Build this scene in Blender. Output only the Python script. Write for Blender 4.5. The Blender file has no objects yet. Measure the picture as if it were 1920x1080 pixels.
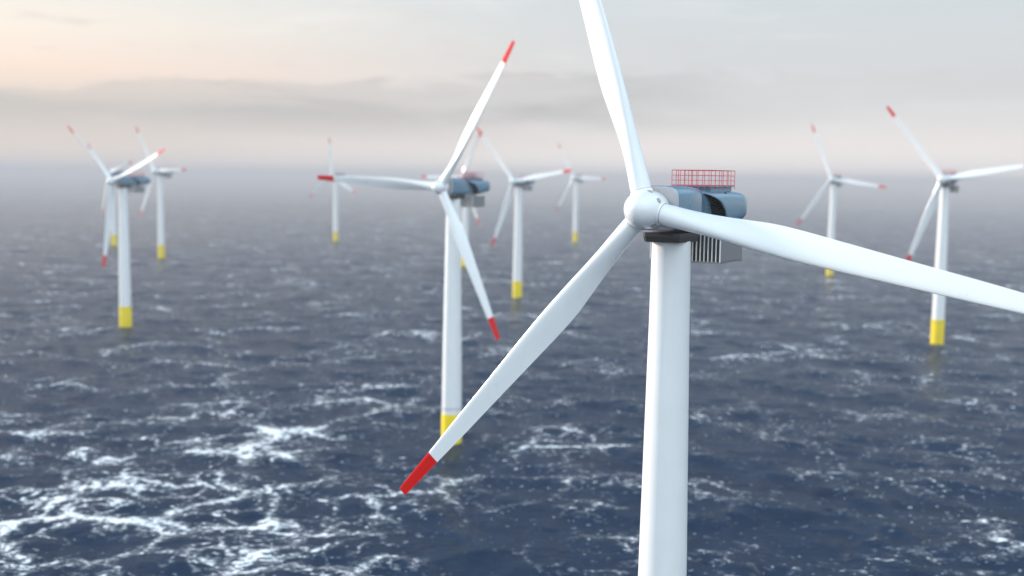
import bpy, bmesh, math, random
import numpy as np
from mathutils import Matrix, Vector

R = math.radians
random.seed(7)
rng = np.random.default_rng(11)
scene = bpy.context.scene
COL = scene.collection

# ------------------------------------------------------------------ camera
CAM_H = 95.0
cam_data = bpy.data.cameras.new("camera")
cam = bpy.data.objects.new("camera", cam_data)
COL.objects.link(cam)
F_PX, PITCH, ROLL = 2131.2, R(5.573), R(0.794)
cam_data.sensor_width = 36.0
cam_data.lens = F_PX / 1920.0 * 36.0
fw = Vector((0, math.cos(PITCH), -math.sin(PITCH)))
up0 = Vector((0, math.sin(PITCH), math.cos(PITCH)))
ri0 = Vector((1, 0, 0))
ri = math.cos(ROLL) * ri0 + math.sin(ROLL) * up0
up = -math.sin(ROLL) * ri0 + math.cos(ROLL) * up0
m = Matrix.Identity(4)
for i in range(3):
    m[i][0], m[i][1], m[i][2] = ri[i], up[i], -fw[i]
m[2][3] = CAM_H
cam.matrix_world = m
cam_data.clip_start, cam_data.clip_end = 1.0, 60000.0
cam_data.dof.use_dof = True
cam_data.dof.focus_distance = 142.0
cam_data.dof.aperture_fstop = 0.055
scene.camera = cam

# ------------------------------------------------------------------ sun and sky
SUN_AZ, SUN_EL = R(-63.0), R(14.0)          # azimuth measured from +Y towards +X
sun_data = bpy.data.lights.new("sun", 'SUN')
sun_data.energy = 4.4
sun_data.angle = R(3.0)
sun_data.color = (1.0, 0.91, 0.82)
sun = bpy.data.objects.new("sun", sun_data)
COL.objects.link(sun)
sdir = Vector((math.sin(SUN_AZ) * math.cos(SUN_EL), math.cos(SUN_AZ) * math.cos(SUN_EL), math.sin(SUN_EL)))
sun.rotation_euler = sdir.to_track_quat('Z', 'Y').to_euler()
sun.location = sdir * 500

scene.view_settings.view_transform = 'Standard'
scene.view_settings.look = 'None'
scene.view_settings.exposure = 0.44
scene.view_settings.gamma = 1.0
scene.cycles.use_denoising = True
scene.cycles.volume_bounces = 2
scene.cycles.max_bounces = 8


class NT:
    """small helper for building node trees"""
    def __init__(self, tree):
        self.t = tree
        tree.nodes.clear()

    def n(self, kind, inputs=None, **props):
        nd = self.t.nodes.new(kind)
        for k, v in props.items():
            setattr(nd, k, v)
        for k, v in (inputs or {}).items():
            self.put(nd.inputs[k], v)
        return nd

    def put(self, sock, v):
        if isinstance(v, bpy.types.NodeSocket):
            self.t.links.new(v, sock)
        else:
            sock.default_value = v

    def math(self, op, a, b=0.0, c=None, clamp=False):
        nd = self.n('ShaderNodeMath', operation=op, use_clamp=clamp)
        self.put(nd.inputs[0], a)
        self.put(nd.inputs[1], b)
        if c is not None:
            self.put(nd.inputs[2], c)
        return nd.outputs[0]

    def mapr(self, v, a, b, c=0.0, d=1.0, smooth=False):
        nd = self.n('ShaderNodeMapRange', interpolation_type='SMOOTHSTEP' if smooth else 'LINEAR')
        for k, x in zip(('Value', 'From Min', 'From Max', 'To Min', 'To Max'), (v, a, b, c, d)):
            self.put(nd.inputs[k], x)
        return nd.outputs[0]

    def mix(self, f, a, b, blend='MIX'):
        nd = self.n('ShaderNodeMix', data_type='RGBA', blend_type=blend)
        self.put(nd.inputs[0], f)
        self.put(nd.inputs[6], a)
        self.put(nd.inputs[7], b)
        return nd.outputs[2]

    def vec(self, v, op, b):
        nd = self.n('ShaderNodeVectorMath', operation=op)
        self.put(nd.inputs[0], v)
        self.put(nd.inputs[1], b)
        return nd.outputs[0]

    def noise(self, vec, scale, detail=3.0, rough=0.55, dist=0.0):
        return self.n('ShaderNodeTexNoise', {'Vector': vec, 'Scale': scale, 'Detail': detail,
                                             'Roughness': rough, 'Distortion': dist}).outputs[0]

    def ramp(self, f, stops):
        nd = self.n('ShaderNodeValToRGB', {'Fac': f})
        el = nd.color_ramp.elements
        while len(el) < len(stops):
            el.new(0.5)
        for e, (p, c) in zip(el, stops):
            e.position = p
            e.color = (*c, 1)
        return nd.outputs[0]


def s2l(r, g, b):
    f = lambda c: c / 12.92 if c <= 0.04045 else ((c + 0.055) / 1.055) ** 2.4
    return tuple(f(x / 255.0) for x in (r, g, b))


world = bpy.data.worlds.new("World")
scene.world = world
world.use_nodes = True
w = NT(world.node_tree)
tc = w.n('ShaderNodeTexCoord').outputs['Generated']
sep = w.n('ShaderNodeSeparateXYZ', {0: tc})
dx, dy, dz = sep.outputs
elev = w.math('MULTIPLY', w.math('ARCSINE', dz), 180 / math.pi)                # degrees
azim = w.math('MULTIPLY', w.math('ARCTAN2', dx, dy), 180 / math.pi)           # 0 = +Y, + to +X
sky = w.n('ShaderNodeTexSky', sky_type='NISHITA', sun_disc=False)
sky.sun_elevation = SUN_EL
sky.sun_rotation = SUN_AZ
sky.air_density, sky.dust_density, sky.ozone_density = 1.0, 1.5, 2.0
# thin high veil of cloud: colours by height above the horizon, warm towards the sun
cool = w.ramp(w.mapr(elev, 0, 40), [(0.0, s2l(242, 235, 232)), (0.04, s2l(235, 228, 225)), (0.09, s2l(216, 216, 218)), (0.14, s2l(203, 204, 206)),
                                    (0.225, s2l(199, 206, 209)), (0.28, s2l(172, 190, 204)), (0.38, s2l(58, 92, 138)), (1.0, s2l(80, 125, 175))])
warm = w.ramp(w.mapr(elev, 0, 40), [(0.0, s2l(220, 208, 202)), (0.04, s2l(209, 198, 193)), (0.075, s2l(208, 196, 190)), (0.12, s2l(238, 214, 198)),
                                    (0.17, s2l(238, 226, 213)), (0.225, s2l(226, 224, 217)), (0.38, s2l(84, 108, 142)), (1.0, s2l(80, 125, 175))])
fsun = w.mapr(azim, -27, 10, 1.0, 0.0, True)
fback = w.mapr(azim, -150, -90, 0.0, 1.0, True)
veil = w.mix(w.math('MULTIPLY', fsun, fback), cool, warm)
# cloud streaks lying on a layer seen nearly edge on
cv = w.n('ShaderNodeCombineXYZ', {0: w.math('MULTIPLY', azim, 0.075), 1: w.math('MULTIPLY', elev, 0.55), 2: 3.7}).outputs[0]
n1 = w.noise(cv, 1.0, 7.0, 0.58, 0.5)
cv2 = w.n('ShaderNodeCombineXYZ', {0: w.math('MULTIPLY', azim, 0.2), 1: w.math('MULTIPLY', elev, 1.1), 2: 9.1}).outputs[0]
n2 = w.noise(cv2, 1.0, 6.0, 0.62, 0.4)
# main bank: a long flat cloud 2.5 to 5.5 degrees up, ragged on top, fading out to the right
topline = w.math('ADD', w.mapr(azim, -26, 6, 4.0, 5.4), w.math('MULTIPLY', w.math('SUBTRACT', n2, 0.5), 3.0))
bank = w.math('MULTIPLY', w.mapr(w.math('SUBTRACT', topline, elev), -0.15, 0.55, 0, 1, True), w.mapr(elev, 0.9, 3.6, 0, 1, True))
bank = w.math('MULTIPLY', bank, w.mapr(n1, 0.36, 0.6, 0.45, 1.0, True))
bank = w.math('MULTIPLY', bank, w.mapr(azim, -2, 16, 1.0, 0.28, True))
veil = w.mix(w.math('MULTIPLY', bank, 0.92), veil, (*s2l(174, 172, 173), 1))
wisps = w.math('MULTIPLY', w.mapr(n2, 0.55, 0.70, 0, 1, True), w.math('MULTIPLY', w.mapr(elev, 3.8, 5.0, 0, 1, True), w.mapr(elev, 7.0, 9.0, 1, 0.2, True)))
veil = w.mix(w.math('MULTIPLY', wisps, w.mapr(azim, -26, 10, 0.5, 0.14)), veil, (*s2l(205, 192, 188), 1))
pale = w.math('MULTIPLY', w.mapr(n1, 0.52, 0.7, 0, 1, True), w.mapr(elev, 4.5, 6.5, 0, 1, True))
veil = w.mix(w.math('MULTIPLY', pale, 0.25), veil, (*s2l(244, 238, 234), 1))
# the sky behind the viewer is a bright open blue-white
back = w.math('MULTIPLY', w.mapr(dy, 0.15, -0.6, 0, 1, True), w.mapr(elev, 8, 42, 0.42, 1, True))
right = w.math('MULTIPLY', w.mapr(dx, 0.2, 0.8, 0, 1, True), w.mapr(elev, 9, 25, 0, 1, True))
bright = w.math('MAXIMUM', back, w.math('MULTIPLY', right, 0.6))
veil = w.mix(bright, w.vec(veil, 'MULTIPLY', (0.92, 0.92, 0.92)), (1.66, 1.95, 2.11, 1))
veil10 = w.vec(veil, 'MULTIPLY', (10, 10, 10))
skycol = w.mix(0.9, sky.outputs[0], veil10)
bg = w.n('ShaderNodeBackground', {'Color': skycol, 'Strength': 0.1})
w.t.links.new(bg.outputs[0], w.n('ShaderNodeOutputWorld').inputs[0])


# ------------------------------------------------------------------ materials
def material(name):
    mt = bpy.data.materials.new(name)
    mt.use_nodes = True
    return mt, NT(mt.node_tree)


def paint(name, rgb, rough=0.38, var=0.05, scale=0.35, coat=0.15, streak=0.0, spec=0.5):
    mt, t = material(name)
    co = t.n('ShaderNodeTexCoord').outputs['Object']
    a = t.noise(co, scale, 5.0, 0.6)
    b = t.noise(t.vec(co, 'MULTIPLY', (1.6, 1.6, 0.06)), 1.0, 4.0, 0.6)
    f = t.mapr(t.math('ADD', t.math('MULTIPLY', a, 0.6), t.math('MULTIPLY', b, 0.4)), 0.35, 0.65, 1 - var, 1 + var * 0.4)
    c = t.vec((*rgb,), 'MULTIPLY', t.n('ShaderNodeCombineXYZ', {0: f, 1: f, 2: f}).outputs[0])
    if streak:
        s = t.mapr(b, 0.58, 0.75, 0, streak, True)
        c = t.mix(s, c, (rgb[0] * 0.55, rgb[1] * 0.52, rgb[2] * 0.46, 1))
    p = t.n('ShaderNodeBsdfPrincipled', {'Base Color': c, 'Roughness': t.mapr(a, 0.3, 0.7, rough - 0.05, rough + 0.08),
                                         'Coat Weight': coat, 'Coat Roughness': 0.15, 'Specular IOR Level': spec})
    t.t.links.new(p.outputs[0], t.n('ShaderNodeOutputMaterial').inputs[0])
    return mt


WHITE = paint("white_paint", (0.80, 0.81, 0.81), 0.34, 0.03, 0.25, 0.2, 0.10)
BLADE = paint("blade_gelcoat", (0.80, 0.815, 0.82), 0.30, 0.025, 0.2, 0.55, 0.05)
RED = paint("red_paint", (0.68, 0.006, 0.004), 0.55, 0.06, 0.8, 0.0, 0.0, 0.04)
YELLOW = paint("yellow_paint", (0.78, 0.58, 0.0), 0.6, 0.07, 0.4, 0.0, 0.2, 0.1)
NACELLE = paint("grey_blue_paint", (0.105, 0.215, 0.30), 0.22, 0.04, 0.3, 0.4, 0.0)
SUNLIT_FRONT = paint("sunlit_nacelle_paint", (0.40, 0.40, 0.42), 0.4, 0.06, 0.5, 0.1, 0.1)  # sunlight on the nacelle front, put into a lighter base colour
GREY = paint("grey_steel", (0.20, 0.20, 0.21), 0.5, 0.1, 0.6, 0.0, 0.15)
SKIRT = paint("shaded_underside_steel", (0.042, 0.039, 0.039), 0.55, 0.1, 0.6, 0.0, 0.1, 0.25)  # base colour darkened for the shade under the nacelle body
DARK = paint("dark_grille", (0.018, 0.018, 0.02), 0.6, 0.1, 1.0, 0.0)
COVER = paint("worn_steel_cover", (0.42, 0.37, 0.33), 0.5, 0.15, 2.0, 0.0)
FIN = paint("pale_fin_metal", (0.84, 0.84, 0.83), 0.4, 0.06, 1.0, 0.0)
ALGAE = paint("algae_stained_steel", (0.07, 0.075, 0.03), 0.6, 0.2, 1.2, 0.0)
RAIL = paint("red_rail_paint", (0.62, 0.03, 0.05), 0.45, 0.06, 1.0, 0.0)


def water_material():
    mt, t = material("sea_water")
    pos = t.n('ShaderNodeNewGeometry').outputs['Position']
    flat = t.vec(pos, 'MULTIPLY', (1, 1, 0))
    sp = t.n('ShaderNodeSeparateXYZ', {0: pos})
    # ripples
    rot = t.n('ShaderNodeMapping', {'Vector': flat, 'Rotation': (0, 0, R(28)), 'Scale': (0.55, 1.0, 1.0)}).outputs[0]
    r1 = t.noise(rot, 0.42, 4.0, 0.62, 0.4)
    r2 = t.noise(rot, 1.5, 4.0, 0.65, 0.3)
    r3 = t.noise(flat, 0.11, 3.0, 0.55, 0.3)
    h = t.math('ADD', t.math('MULTIPLY', r1, 0.65), t.math('ADD', t.math('MULTIPLY', r2, 0.16), t.math('MULTIPLY', r3, 0.9)))
    bump = t.n('ShaderNodeBump', {'Strength': 1.0, 'Distance': 1.0, 'Height': h}).outputs[0]
    # foam: torn lines gathered in patches, thicker over the churned water towards the sun
    wob = t.n('ShaderNodeTexNoise', {'Vector': flat, 'Scale': 0.05, 'Detail': 4.0}).outputs[1]
    warp = t.vec(flat, 'ADD', t.vec(t.vec(wob, 'SUBTRACT', (0.5, 0.5, 0.5)), 'MULTIPLY', (22, 22, 0)))
    fl = t.n('ShaderNodeMapping', {'Vector': warp, 'Rotation': (0, 0, R(-15)), 'Scale': (0.75, 1.0, 1.0)}).outputs[0]
    ridges = []
    for sc, off in ((0.024, 0.0), (0.046, 31.0), (0.10, 57.0)):
        a = t.noise(t.vec(fl, 'ADD', (off, off * 2, off)), sc, 2.0, 0.5, 0.5)
        ridges.append(t.math('ABSOLUTE', t.math('MULTIPLY_ADD', a, 2.0, -1.0)))   # 0 on the line
    web = []
    wob2 = t.n('ShaderNodeTexNoise', {'Vector': flat, 'Scale': 0.14, 'Detail': 4.0, 'Roughness': 0.6}).outputs[1]
    webv = t.vec(warp, 'ADD', t.vec(t.vec(wob2, 'SUBTRACT', (0.5, 0.5, 0.5)), 'MULTIPLY', (9, 9, 0)))
    for sc in (0.03, 0.065):
        web.append(t.n('ShaderNodeTexVoronoi', {'Vector': webv, 'Scale': sc}, feature='DISTANCE_TO_EDGE', voronoi_dimensions='2D').outputs['Distance'])
    line = t.math('MINIMUM', t.math('MULTIPLY', web[0], 0.62), t.math('MINIMUM', t.math('MULTIPLY_ADD', web[1], 0.55, 0.018), t.math('MULTIPLY_ADD', ridges[1], 0.9, 0.02)))
    patch = t.noise(flat, 0.02, 3.0, 0.55, 0.5)
    churn = t.math('MULTIPLY', t.mapr(sp.outputs[0], -5, -80, 0, 1, True), t.mapr(sp.outputs[1], 560, 310, 0, 1, True))
    width = t.math('ADD', t.mapr(patch, 0.36, 0.66, -0.054, 0.013), t.math('MULTIPLY', churn, 0.043))
    tear1 = t.math('MULTIPLY', t.math('SUBTRACT', t.noise(flat, 0.32, 3.0, 0.6, 0.6), 0.5), 0.17)
    tear2 = t.math('MULTIPLY', t.math('SUBTRACT', t.noise(t.vec(flat, 'MULTIPLY', (0.6, 1, 1)), 0.9, 3.0, 0.6, 0.4), 0.5), 0.20)
    v = t.math('ADD', t.math('SUBTRACT', width, line), t.math('ADD', t.math('ADD', tear1, tear2), t.math('MULTIPLY', sp.outputs[2], 0.03)))
    foam = t.mapr(v, 0.0, 0.03, 0, 1, True)
    # loose flecks
    fk = t.math('MULTIPLY', t.mapr(t.noise(t.vec(flat, 'MULTIPLY', (0.7, 1, 1)), 0.5, 2.0, 0.5, 0.3), 0.68, 0.71, 0, 1, True), t.mapr(patch, 0.4, 0.6, 0.15, 0.9))
    fac = t.math('MAXIMUM', t.math('MAXIMUM', foam, fk), t.math('MULTIPLY', t.mapr(v, -0.045, 0.012, 0, 1, True), 0.19))
    deep = t.mix(r3, (0.0008, 0.012, 0.034, 1), (0.0016, 0.026, 0.066, 1))
    wat = t.n('ShaderNodeBsdfPrincipled', {'Base Color': deep, 'Roughness': 0.12, 'IOR': 1.33, 'Specular IOR Level': 0.034, 'Specular Tint': (0.45, 0.70, 1.0, 1), 'Normal': bump})
    fo = t.n('ShaderNodeBsdfPrincipled', {'Base Color': (0.80, 0.84, 0.86, 1), 'Roughness': 0.8})
    mx = t.n('ShaderNodeMixShader', {0: fac, 1: wat.outputs[0], 2: fo.outputs[0]})
    t.t.links.new(mx.outputs[0], t.n('ShaderNodeOutputMaterial').inputs[0])
    return mt


# ------------------------------------------------------------------ sea
def spectrum_tile(n, size, wind, wdir, cut_lo, cut_hi, seed):
    g = np.random.default_rng(seed)
    k = np.fft.fftfreq(n, size / n) * 2 * math.pi
    kx, ky = np.meshgrid(k, k, indexing='ij')
    kk = np.hypot(kx, ky)
    kk[0, 0] = 1
    L = wind ** 2 / 9.81
    cosw = (kx * math.cos(wdir) + ky * math.sin(wdir)) / kk
    ph = np.exp(-1 / (kk * L) ** 2) / kk ** 4 * (0.25 + 0.75 * cosw ** 2)
    ph[(kk < cut_lo) | (kk > cut_hi)] = 0
    ph[0, 0] = 0
    s = np.sqrt(ph) * (g.normal(size=kk.shape) + 1j * g.normal(size=kk.shape))
    h = np.real(np.fft.ifft2(s))
    return h / h.std()


def sample(tile, size, x, y):
    n = tile.shape[0]
    u = (x / size * n) % n
    v = (y / size * n) % n
    i, j = np.floor(u).astype(int) % n, np.floor(v).astype(int) % n
    fu, fv = u - np.floor(u), v - np.floor(v)
    i2, j2 = (i + 1) % n, (j + 1) % n
    return (tile[i, j] * (1 - fu) * (1 - fv) + tile[i2, j] * fu * (1 - fv) + tile[i, j2] * (1 - fu) * fv + tile[i2, j2] * fu * fv)


def build_sea():
    rows = [20.0, 60.0, 110.0, 160.0, 190.0]
    r = 190.0
    while r < 24000:
        r *= 1.0032 if r < 1500 else (1.0055 if r < 4000 else 1.03)
        rows.append(r)
    rr = np.array(rows)
    fine = np.arange(-34, 34.01, 0.145)
    rest = np.arange(34 + 1.5, 360 - 34 - 0.1, 1.5)
    ang = np.radians(np.concatenate([fine, rest]))
    A, RR = np.meshgrid(ang, rr)
    x, y = np.sin(A) * RR, np.cos(A) * RR
    t1 = spectrum_tile(512, 617.0, 9.0, R(70), 2 * math.pi / 140, 2 * math.pi / 9, 3)
    t2 = spectrum_tile(512, 283.0, 6.0, R(40), 2 * math.pi / 30, 2 * math.pi / 1.8, 5)
    c, s = math.cos(0.5), math.sin(0.5)
    fade2 = np.clip((1500 - RR) / 900, 0, 1)
    z = 0.42 * sample(t1, 617.0, x, y) + 0.15 * fade2 * sample(t2, 283.0, c * x - s * y, s * x + c * y)
    z *= np.clip((9000 - RR) / 5000, 0, 1) * np.clip((RR - 100) / 90, 0, 1)
    nr, na = A.shape
    co = np.stack([x, y, z], -1).reshape(-1, 3)
    i, j = np.meshgrid(np.arange(nr - 1), np.arange(na), indexing='ij')
    j2 = (j + 1) % na
    quads = np.stack([i * na + j, (i + 1) * na + j, (i + 1) * na + j2, i * na + j2], -1).reshape(-1, 4)
    quads = quads[:, ::-1]
    co = np.concatenate([co, [[0, 0, 0.0]]])
    centre = len(co) - 1
    ja = np.arange(na)
    tris = np.stack([ja, np.full(na, centre), (ja + 1) % na], -1)[:, ::-1]
    me = bpy.data.meshes.new("sea")
    me.vertices.add(len(co))
    me.vertices.foreach_set("co", co.astype(np.float32).ravel())
    nq, ntr = len(quads), len(tris)
    me.loops.add(nq * 4 + ntr * 3)
    me.loops.foreach_set("vertex_index", np.concatenate([quads.ravel(), tris.ravel()]).astype(np.int32))
    me.polygons.add(nq + ntr)
    st = np.concatenate([np.arange(nq) * 4, nq * 4 + np.arange(ntr) * 3]).astype(np.int32)
    me.polygons.foreach_set("loop_start", st)
    me.polygons.foreach_set("use_smooth", np.ones(nq + ntr, dtype=bool))
    me.update(calc_edges=True)
    me.validate()
    ob = bpy.data.objects.new("sea", me)
    me.materials.append(water_material())
    COL.objects.link(ob)
    ob["kind"] = "structure"
    ob["label"] = "dark navy choppy sea streaked with white foam"
    return ob


build_sea()


# ------------------------------------------------------------------ mesh helpers
def link(name, bm, mat, parent=None, smooth=True, angle=None):
    bmesh.ops.recalc_face_normals(bm, faces=bm.faces)
    me = bpy.data.meshes.new(name)
    bm.to_mesh(me)
    bm.free()
    for p in me.polygons:
        p.use_smooth = smooth
    if smooth and angle:
        me.set_sharp_from_angle(angle=R(angle))
    me.materials.append(mat)
    ob = bpy.data.objects.new(name, me)
    COL.objects.link(ob)
    if parent:
        ob.parent = parent
    return ob


def loft(bm, rings, cap0=True, cap1=True, closed=True):
    vs = [[bm.verts.new(p) for p in ring] for ring in rings]
    n = len(vs[0])
    for a, b in zip(vs[:-1], vs[1:]):
        for i in range(n if closed else n - 1):
            k = (i + 1) % n
            bm.faces.new((a[i], a[k], b[k], b[i]))
    if cap0:
        bm.faces.new(vs[0][::-1])
    if cap1:
        bm.faces.new(vs[-1])
    return vs


def box(bm, x0, x1, y0, y1, z0, z1):
    v = [bm.verts.new((x, y, z)) for x in (x0, x1) for y in (y0, y1) for z in (z0, z1)]
    for f in ((0, 1, 3, 2), (4, 6, 7, 5), (0, 4, 5, 1), (2, 3, 7, 6), (0, 2, 6, 4), (1, 5, 7, 3)):
        bm.faces.new([v[i] for i in f])


def bar(bm, a, b, r, n=6):
    a, b = Vector(a), Vector(b)
    d = (b - a).normalized()
    u = d.orthogonal().normalized()
    v = d.cross(u)
    rings = [[p + r * (math.cos(2 * math.pi * i / n) * u + math.sin(2 * math.pi * i / n) * v) for i in range(n)] for p in (a, b)]
    loft(bm, rings)


def bevel(bm, w, seg=2):
    bmesh.ops.bevel(bm, geom=bm.edges[:], offset=w, segments=seg, affect='EDGES', profile=0.5)


def revolve(bm, prof, n=48, axis='Z', cap0=True, cap1=True):
    rings = []
    for (r, h) in prof:
        ring = []
        for i in range(n):
            a = 2 * math.pi * i / n
            p = (r * math.cos(a), r * math.sin(a))
            ring.append((p[0], p[1], h) if axis == 'Z' else (h, p[0], p[1]))
        rings.append(ring)
    loft(bm, rings, cap0, cap1)


# ------------------------------------------------------------------ the turbine (hub axis = local +X)
HUB_H, OVER, BR = 91.3, 7.55, 55.0
TOP_Z = HUB_H - 4.0
TIP0 = 0.862 * BR


def blade_section(r):
    """ring of points of the blade at radius r: (x downwind/upwind, y chordwise, z)"""
    t = r / BR
    root_d = 2.75
    kn = [(0.0, 2.7), (0.06, 2.7), (0.10, 2.68), (0.15, 2.74), (0.20, 2.98), (0.25, 3.36), (0.29, 3.62), (0.33, 3.74), (0.38, 3.70), (0.46, 3.44),
          (0.6, 2.92), (0.75, 2.42), (0.86, 1.95), (0.95, 1.6), (0.985, 1.45), (1.0, 1.3)]
    chord = float(np.interp(t, *zip(*kn)))
    th = float(np.interp(t, [0, 0.06, 0.12, 0.2, 0.3, 0.5, 0.8, 1.0], [1.0, 1.0, 0.88, 0.62, 0.40, 0.27, 0.2, 0.16]))
    circ = float(np.interp(t, [0.05, 0.2], [1, 0]))
    lead = float(np.interp(t, [0.0, 0.1, 0.3, 0.45, 1.0], [0.5, 0.5, 0.43, 0.45, 0.46]))     # share of chord ahead of the axis
    twist = R(float(np.interp(t, [0, 0.1, 0.25, 0.5, 0.8, 1.0], [16, 16, 11, 5, 1, -1])))
    pts = []
    N = 36
    for i in range(N):
        a = 2 * math.pi * i / N
        c = 0.5 * (1 - math.cos(a))                                     # 0 leading .. 1 trailing
        sgn = 1 if math.sin(a) >= 0 else -1
        yt = 5 * th * (0.2969 * math.sqrt(c) - 0.126 * c - 0.3516 * c * c + 0.2843 * c ** 3 - 0.1015 * c ** 4)
        camber = 0.03 * 4 * c * (1 - c)
        xa = sgn * yt * (0.8 if sgn > 0 else 1.1) - camber
        xc = 0.5 * math.sin(a) * th
        px = ((1 - circ) * xa + circ * xc) * chord
        py = (lead - c) * chord
        q = (px * math.cos(twist) + py * math.sin(twist), -px * math.sin(twist) + py * math.cos(twist))
        pts.append((q[0] + 1.4 * t * t, q[1], r))
    return pts


def blade_mesh():
    bm = bmesh.new()
    rs = [1.9] + list(np.linspace(2.4, 18, 26)) + list(np.linspace(19.2, TIP0, 22))
    loft(bm, [blade_section(float(r)) for r in rs])
    return bm


def tip_mesh():
    bm = bmesh.new()
    rs = list(np.linspace(TIP0, BR * 0.985, 9)) + [BR * 0.995, BR]
    loft(bm, [blade_section(float(r)) for r in rs])
    return bm


def super_ring(x, hw, zb, zt, e=4.0, n=48):
    cz, hz = (zb + zt) / 2, (zt - zb) / 2
    out = []
    for i in range(n):
        a = 2 * math.pi * i / n
        c, s = math.cos(a), math.sin(a)
        out.append((x, math.copysign(abs(c) ** (2 / e), c) * hw, cz + math.copysign(abs(s) ** (2 / e), s) * hz))
    return out


def make_turbine():
    root = bpy.data.objects.new("wind_turbine", None)
    COL.objects.link(root)
    # tower
    bm = bmesh.new()
    zs = [(3.62, 9.0), (3.55, 14.0), (3.42, 30), (3.2, 46), (2.92, 62), (2.68, 76), (2.55, TOP_Z)]
    prof = []
    for (r, z) in zs:
        prof.append((r, z))
    revolve(bm, prof, 64)
    tower = link("tower", bm, WHITE, root, True, 40)
    # foundation
    bm = bmesh.new()
    revolve(bm, [(3.72, -4.0), (3.72, 10.42), (3.66, 10.5), (3.3, 10.5)], 64)
    link("foundation", bm, YELLOW, root, True, 40)
    # service gallery round the tower foot
    bm = bmesh.new()
    revolve(bm, [(3.3, 12.45), (3.72, 12.45), (3.74, 12.65), (3.3, 12.65)], 64)
    link("flange_ring", bm, GREY, root, True, 40)

    # nacelle body: front half at full width, then drawn in behind the fold to leave the intake open
    bm = bmesh.new()
    H = HUB_H + 0.35
    rings = [super_ring(4.9, 2.35, H - 2.3, H + 2.3, 3.2), super_ring(4.88, 2.6, H - 2.5, H + 2.55, 3.6), super_ring(4.6, 2.95, H - 2.75, H + 2.72, 4.2),
             super_ring(4.0, 3.08, H - 2.9, H + 2.78, 4.6), super_ring(1.0, 3.16, H - 3.1, H + 2.78, 4.6), super_ring(-2.2, 3.2, H - 3.1, H + 2.72, 4.6),
             super_ring(-2.35, 3.14, H - 3.1, H + 2.7, 4.6), super_ring(-4.5, 2.75, H - 3.05, H + 2.42, 4.6), super_ring(-7.0, 2.2, H - 3.0, H + 2.3, 4.6), super_ring(-10.5, 1.5, H - 2.9, H + 2.2, 4.6)]
    loft(bm, rings)
    nac = link("nacelle", bm, NACELLE, root, True, 25)
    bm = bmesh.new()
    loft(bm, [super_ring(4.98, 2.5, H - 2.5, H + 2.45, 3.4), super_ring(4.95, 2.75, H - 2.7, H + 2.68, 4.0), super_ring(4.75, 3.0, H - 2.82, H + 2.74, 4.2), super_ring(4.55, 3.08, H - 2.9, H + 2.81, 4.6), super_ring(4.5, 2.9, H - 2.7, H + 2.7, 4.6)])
    link("added_sunlit_front_panel", bm, SUNLIT_FRONT, nac, True, 30)  # added panel, coloured paler than the body to show its front sunlit
    bm = bmesh.new()
    box(bm, -2.1, 4.0, -1.2, 1.2, H + 2.7, H + 2.88)
    bevel(bm, 0.04)
    link("roof_hatch", bm, NACELLE, nac, False)
    # rear cover: a shell with a swept leading edge
    bm = bmesh.new()
    N = 72
    # opening edge: x as a function of height
    zc = [H + 2.3, H + 2.15, H + 1.7, H + 0.85, H - 0.3, H - 1.5, H - 3.1]
    xc = [-2.15, -2.6, -5.1, -7.7, -9.2, -9.95, -10.3]
    prof = [(0.0, 0.0), (0.3, 0), (0.6, 0), (0.8, 0), (1.0, 0)]
    xr = -15.9
    rings = []
    cols = 18
    end = [(-15.9, 1.0), (-16.8, 0.98), (-17.5, 0.93), (-17.95, 0.84), (-18.2, 0.7), (-18.3, 0.5)]
    base = super_ring(0, 3.52, H - 3.0, H + 2.36, 3.6, N)
    for k in range(cols + 1):
        f = k / cols
        ring = []
        for (_, y, z) in base:
            xs = float(np.interp(-z, [-q for q in zc], xc))
            x = xs + (xr - xs) * f
            # belly sweeps up towards the tail
            lift = max(0.0, (-x - 10.5) / 6.5)
            zz = z + (H + 0.6 - z) * 0.30 * lift ** 1.5 if z < H else z - (z - H) * 0.10 * lift ** 1.3
            ring.append((x, y, zz))
        rings.append(ring)
    last = rings[-1]
    for (x, sc) in end[1:]:
        rings.append([(x, y * sc, (z - H - 0.1) * sc + H + 0.1) for (_, y, z) in last])
    loft(bm, rings, False, True)
    cov = link("rear_cover", bm, NACELLE, root, True, 35)
    mod = cov.modifiers.new("thickness", 'SOLIDIFY')
    mod.thickness = 0.14
    mod.offset = -1
    # air intake: dark duct wall with horizontal louvres between body and rear cover
    bm = bmesh.new()
    for s in (-1, 1):
        y0, y1 = sorted((s * 1.3, s * 3.02))
        box(bm, -10.6, -10.4, y0, y1, H - 2.75, H + 2.0)
        for k in range(14):
            z = H - 2.6 + k * 0.3
            xf = float(np.interp(-z, [-q for q in zc], xc)) + 1.3
            xf = min(xf, -4.6)
            yy0, yy1 = sorted((s * 1.6, s * 2.78))
            v = [bm.verts.new(p) for p in ((xf, yy0, z), (xf, yy1, z), (-10.3, yy1, z + 0.12), (-10.3, yy0, z + 0.12),
                                           (xf, yy0, z + 0.05), (xf, yy1, z + 0.05), (-10.3, yy1, z + 0.17), (-10.3, yy0, z + 0.17))]
            for f in ((0, 1, 2, 3), (7, 6, 5, 4), (0, 4, 5, 1), (1, 5, 6, 2), (2, 6, 7, 3), (3, 7, 4, 0)):
                bm.faces.new([v[i] for i in f])
    link("air_intake", bm, DARK, root, False)
    # skirt under the body that carries the yaw bearing
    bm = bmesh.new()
    pts = [(3.7, -2.0), (3.7, 2.0), (3.1, 2.62), (-3.0, 2.62), (-3.8, 1.9), (-3.8, -1.9), (-3.0, -2.62), (3.1, -2.62)]
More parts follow.
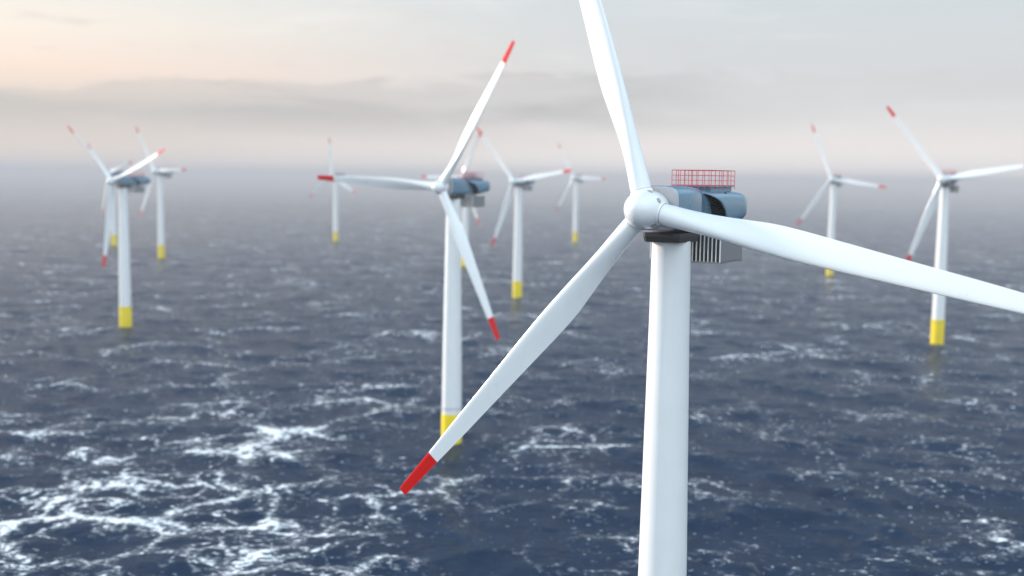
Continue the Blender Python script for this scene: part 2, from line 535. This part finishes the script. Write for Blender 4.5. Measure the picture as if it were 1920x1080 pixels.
    loft(bm, [[(x * 1.0, y, H - 3.25) for x, y in pts], [(x * 1.0, y, H - 3.75) for x, y in pts], [(x * 0.93, y * 0.95, H - 4.45) for x, y in pts]])
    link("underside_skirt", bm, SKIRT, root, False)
    # cooler slung under the tail
    bm = bmesh.new()
    box(bm, -11.6, -4.35, -5.2, 5.2, H - 7.2, H - 3.4)
    bevel(bm, 0.06)
    box(bm, -4.4, -3.9, -5.22, 5.22, H - 7.43, H - 7.22)
    box(bm, -11.65, -4.42, -5.24, 5.24, H - 7.37, H - 7.23)
    cool_ = link("cooler_box", bm, GREY, root, False)
    bm = bmesh.new()
    for k in range(19):
        y = -5.1 + k * 10.2 / 18
        box(bm, -4.33, -4.08, y - 0.045, y + 0.045, H - 7.2, H - 3.5)
    link("cooling_fins", bm, FIN, cool_, False)
    bm = bmesh.new()
    box(bm, -4.345, -4.30, -5.02, 5.02, H - 7.15, H - 3.55)
    link("radiator_grille", bm, DARK, cool_, False)
    for s in (-1, 1):
        bm = bmesh.new()
        box(bm, -10.0, -5.0, s * 2.3 - 0.12, s * 2.3 + 0.12, H - 3.45, H - 2.6)
        link("hanger", bm, GREY, cool_, False)
    # winching deck on the roof
    zd = H + 2.9
    bm = bmesh.new()
    box(bm, -14.3, -6.3, -3.25, 2.65, zd - 0.12, zd)
    box(bm, -13.9, -6.9, -2.9, 2.35, zd - 0.75, zd - 0.123)
    deck = link("hoist_platform", bm, NACELLE, root, False)
    bm = bmesh.new()
    cor = [(-6.3, -3.2), (-6.3, 2.6), (-14.3, 2.6), (-14.3, -3.2)]
    for a, b in zip(cor, cor[1:] + cor[:1]):
        L = math.hypot(b[0] - a[0], b[1] - a[1])
        n = 6
        for k in range(n):
            f = k / n
            x, y = a[0] + (b[0] - a[0]) * f, a[1] + (b[1] - a[1]) * f
            bar(bm, (x, y, zd - 0.4), (x, y, zd + 2.1), 0.045)
        for hgt, rad in ((0.06, 0.05), (0.72, 0.035), (1.4, 0.035), (2.1, 0.05)):
            bar(bm, (*a, zd + hgt), (*b, zd + hgt), rad)
    link("railing", bm, RAIL, deck, True, 40)

    # hub: blunt nose, blade sockets
    bm = bmesh.new()
    prof = [(2.0, OVER - 1.95), (2.36, OVER - 1.85), (2.44, OVER - 1.6), (2.5, OVER + 0.35)]
    for k in range(1, 15):
        a = math.pi / 2 * k / 15
        prof.append((2.5 * math.cos(a), OVER + 0.35 + 3.1 * math.sin(a)))
    prof.append((0.02, OVER + 3.45))
    revolve(bm, prof, 72, 'X')
    hub = link("hub", bm, BLADE, root, True, 50)
    hub.location = (0, 0, HUB_H)
    bm = bmesh.new()
    revolve(bm, [(1.75, OVER - 1.9), (1.75, 4.7)], 40, 'X')
    sh = link("rotor_shaft", bm, GREY, hub, True, 40)
    bm = bmesh.new()
    for k in range(3):
        a = 2 * math.pi * k / 3
        rot = Matrix.Rotation(a, 4, 'X')
        tmp = bmesh.new()
        revolve(tmp, [(1.46, 1.4), (1.46, 2.42), (1.40, 2.5), (1.2, 2.5)], 40)
        bmesh.ops.transform(tmp, matrix=Matrix.Translation((OVER, 0, 0)) @ rot, verts=tmp.verts)
        me = bpy.data.meshes.new("tmp")
        tmp.to_mesh(me)
        tmp.free()
        bm.from_mesh(me)
        bpy.data.meshes.remove(me)
    link("blade_collars", bm, BLADE, hub, True, 40)
    for k in range(3):
        rot = Matrix.Translation((OVER, 0, 0)) @ Matrix.Rotation(2 * math.pi * k / 3, 4, 'X')
        bm = bmesh.new()
        revolve(bm, [(1.30, 2.5), (1.415, 2.5), (1.415, 2.53), (1.30, 2.53)], 40)
        bmesh.ops.transform(bm, matrix=rot, verts=bm.verts)
        link("root_seal", bm, GREY, hub, True, 40)
    for k in range(6):
        a = 2 * math.pi * (k // 2) / 3 + (R(40) if k % 2 else R(-40))
        bm = bmesh.new()
        revolve(bm, [(0.36, -0.05), (0.36, 0.05), (0.30, 0.07), (0.05, 0.08)], 20)
        rot = Matrix.Rotation(a, 4, 'X')
        bmesh.ops.transform(bm, matrix=rot @ Matrix.Translation((OVER + 0.9, 0, 2.45)) @ Matrix.Rotation(R(12), 4, 'Y'), verts=bm.verts)
        link("inspection_cover", bm, COVER, hub, True, 40)
    # blades
    b0 = link("blade", blade_mesh(), BLADE, root, True, 60)
    t0 = link("blade_tip", tip_mesh(), RED, b0, True, 60)
    for k in range(2):
        b = b0.copy()
        COL.objects.link(b)
        b.parent = root
        t = t0.copy()
        COL.objects.link(t)
        t.parent = b
    return root


def children(o):
    return [c for c in COL.objects if c.parent == o]


def copy_tree(o, parent=None):
    c = o.copy()
    COL.objects.link(c)
    if parent:
        c.parent = parent
    for ch in children(o):
        copy_tree(ch, c)
    return c


def pose(root, x, y, phase, blade_r, hub_h, yaw, pitch, found=1.0, tilt=0.0, chord=1.0):
    """place a turbine: rotor phase in degrees, blade length, hub height, yaw of the rotor axis"""
    s = hub_h / HUB_H
    root.location = (x, y, 0)
    root.rotation_euler = (0, 0, R(270 - yaw))
    root.scale = (1, 1, s)
    k = 0
    tl = Matrix.Translation((4, 0, 0)) @ Matrix.Rotation(R(-tilt), 4, 'Y') @ Matrix.Translation((-4, 0, 0))
    for ch in children(root):
        if ch.name.startswith("hub"):
            ch.matrix_local = Matrix.Translation((0, 0, HUB_H)) @ tl @ Matrix.Rotation(R(phase - 90), 4, 'X')
        if ch.name.startswith("blade"):
            th = R(phase + 120 * k - 90)
            pt = pitch[k] if isinstance(pitch, tuple) else pitch
            k += 1
            sc = Matrix.Diagonal((1, chord, blade_r / BR, 1))
            ch.matrix_local = Matrix.Translation((0, 0, HUB_H)) @ tl @ Matrix.Translation((OVER, 0, 0)) @ Matrix.Rotation(th, 4, 'X') @ Matrix.Rotation(R(-pt), 4, 'Z') @ sc
        if ch.name.startswith("foundation"):
            ch.scale = (1, 1, found)


G = "white wind turbines standing in the sea"
TURBINES = [
    # x, y, phase, blade, hub, yaw, pitch, foundation, label
    (20.9, 149.56, 108.95, 55.3, 90.95, 33.6, 4, 1.0, "huge sharp white turbine with a red railed deck, its foot below the picture"),
    (-21.0, 401.3, 56.9, 57.0, 91.2, 34.2, 13, 1.0, "second largest turbine, its yellow foot crossed by the red-tipped blade of the huge one"),
    (-237.2, 693.2, 20.1, 54.2, 89.3, 34.7, 26, 1.25, "blurred turbine farthest to the left, tall yellow foot, one blade hanging straight down"),
    (-392.0, 1266.4, 2.2, 55.1, 96.0, 34.9, -8, 1.3, "small hazy turbine just right of the turbine with a hanging blade"),
    (-514.0, 1464.5, 16.7, 53.7, 92.1, 34.8, -12, 1.3, "faint tiny turbine mostly hidden behind the hanging blade of another"),
    (-255.9, 1641.2, 93.9, 53.5, 92.9, 35.9, (-32, 18, 18), 1.2, "faint distant turbine crossed by the red tip of a horizontal blade, one blade straight up"),
    (-50.7, 1207.0, 59.7, 54.6, 93.8, 36.9, -12, 1.25, "faint turbine half hidden right behind the tower of the second largest one"),
    (4.2, 892.1, 9.5, 54.5, 91.5, 34.7, 10, 1.3, "mid-distance turbine on a yellow foot above the huge turbine's lower blade"),
    (93.5, 1700.6, 118.9, 55.2, 95.2, 34.0, 6, 1.3, "faintest small turbine between the mid-distance one and the huge upright blade"),
    (324.5, 1157.6, 112.8, 55.8, 97.2, 33.6, 4, 1.3, "hazy turbine whose yellow foot just shows beneath the huge horizontal blade"),
    (251.6, 665.8, 9.2, 51.6, 97.1, 34.2, 12, 1.35, "turbine farthest to the right, bright yellow foot with a long reflection"),
]
proto = make_turbine()
roots = [proto] + [copy_tree(proto) for _ in TURBINES[1:]]
bpy.context.view_layer.update()
for rt, row in zip(roots, TURBINES):
    pose(rt, *row[:8], tilt=3.0 if rt is proto else 0.0, chord=1.0 if rt is proto else 1.15)
    rt["label"] = row[8]
    rt["category"] = "wind turbine"
    rt["group"] = G

# ------------------------------------------------------------------ haze
bm = bmesh.new()
box(bm, -25500, 25500, -25500, 25500, -6, 154)
mt, t = material("sea_haze")
pv = t.n('ShaderNodeVolumePrincipled', {'Color': (0.555, 0.55, 0.565, 1), 'Density': 0.00019, 'Anisotropy': 0.0})
t.t.links.new(pv.outputs[0], t.n('ShaderNodeOutputMaterial').inputs['Volume'])
hz = link("haze", bm, mt, None, False)
hz["kind"] = "stuff"
hz["label"] = "pale sea haze over the water"
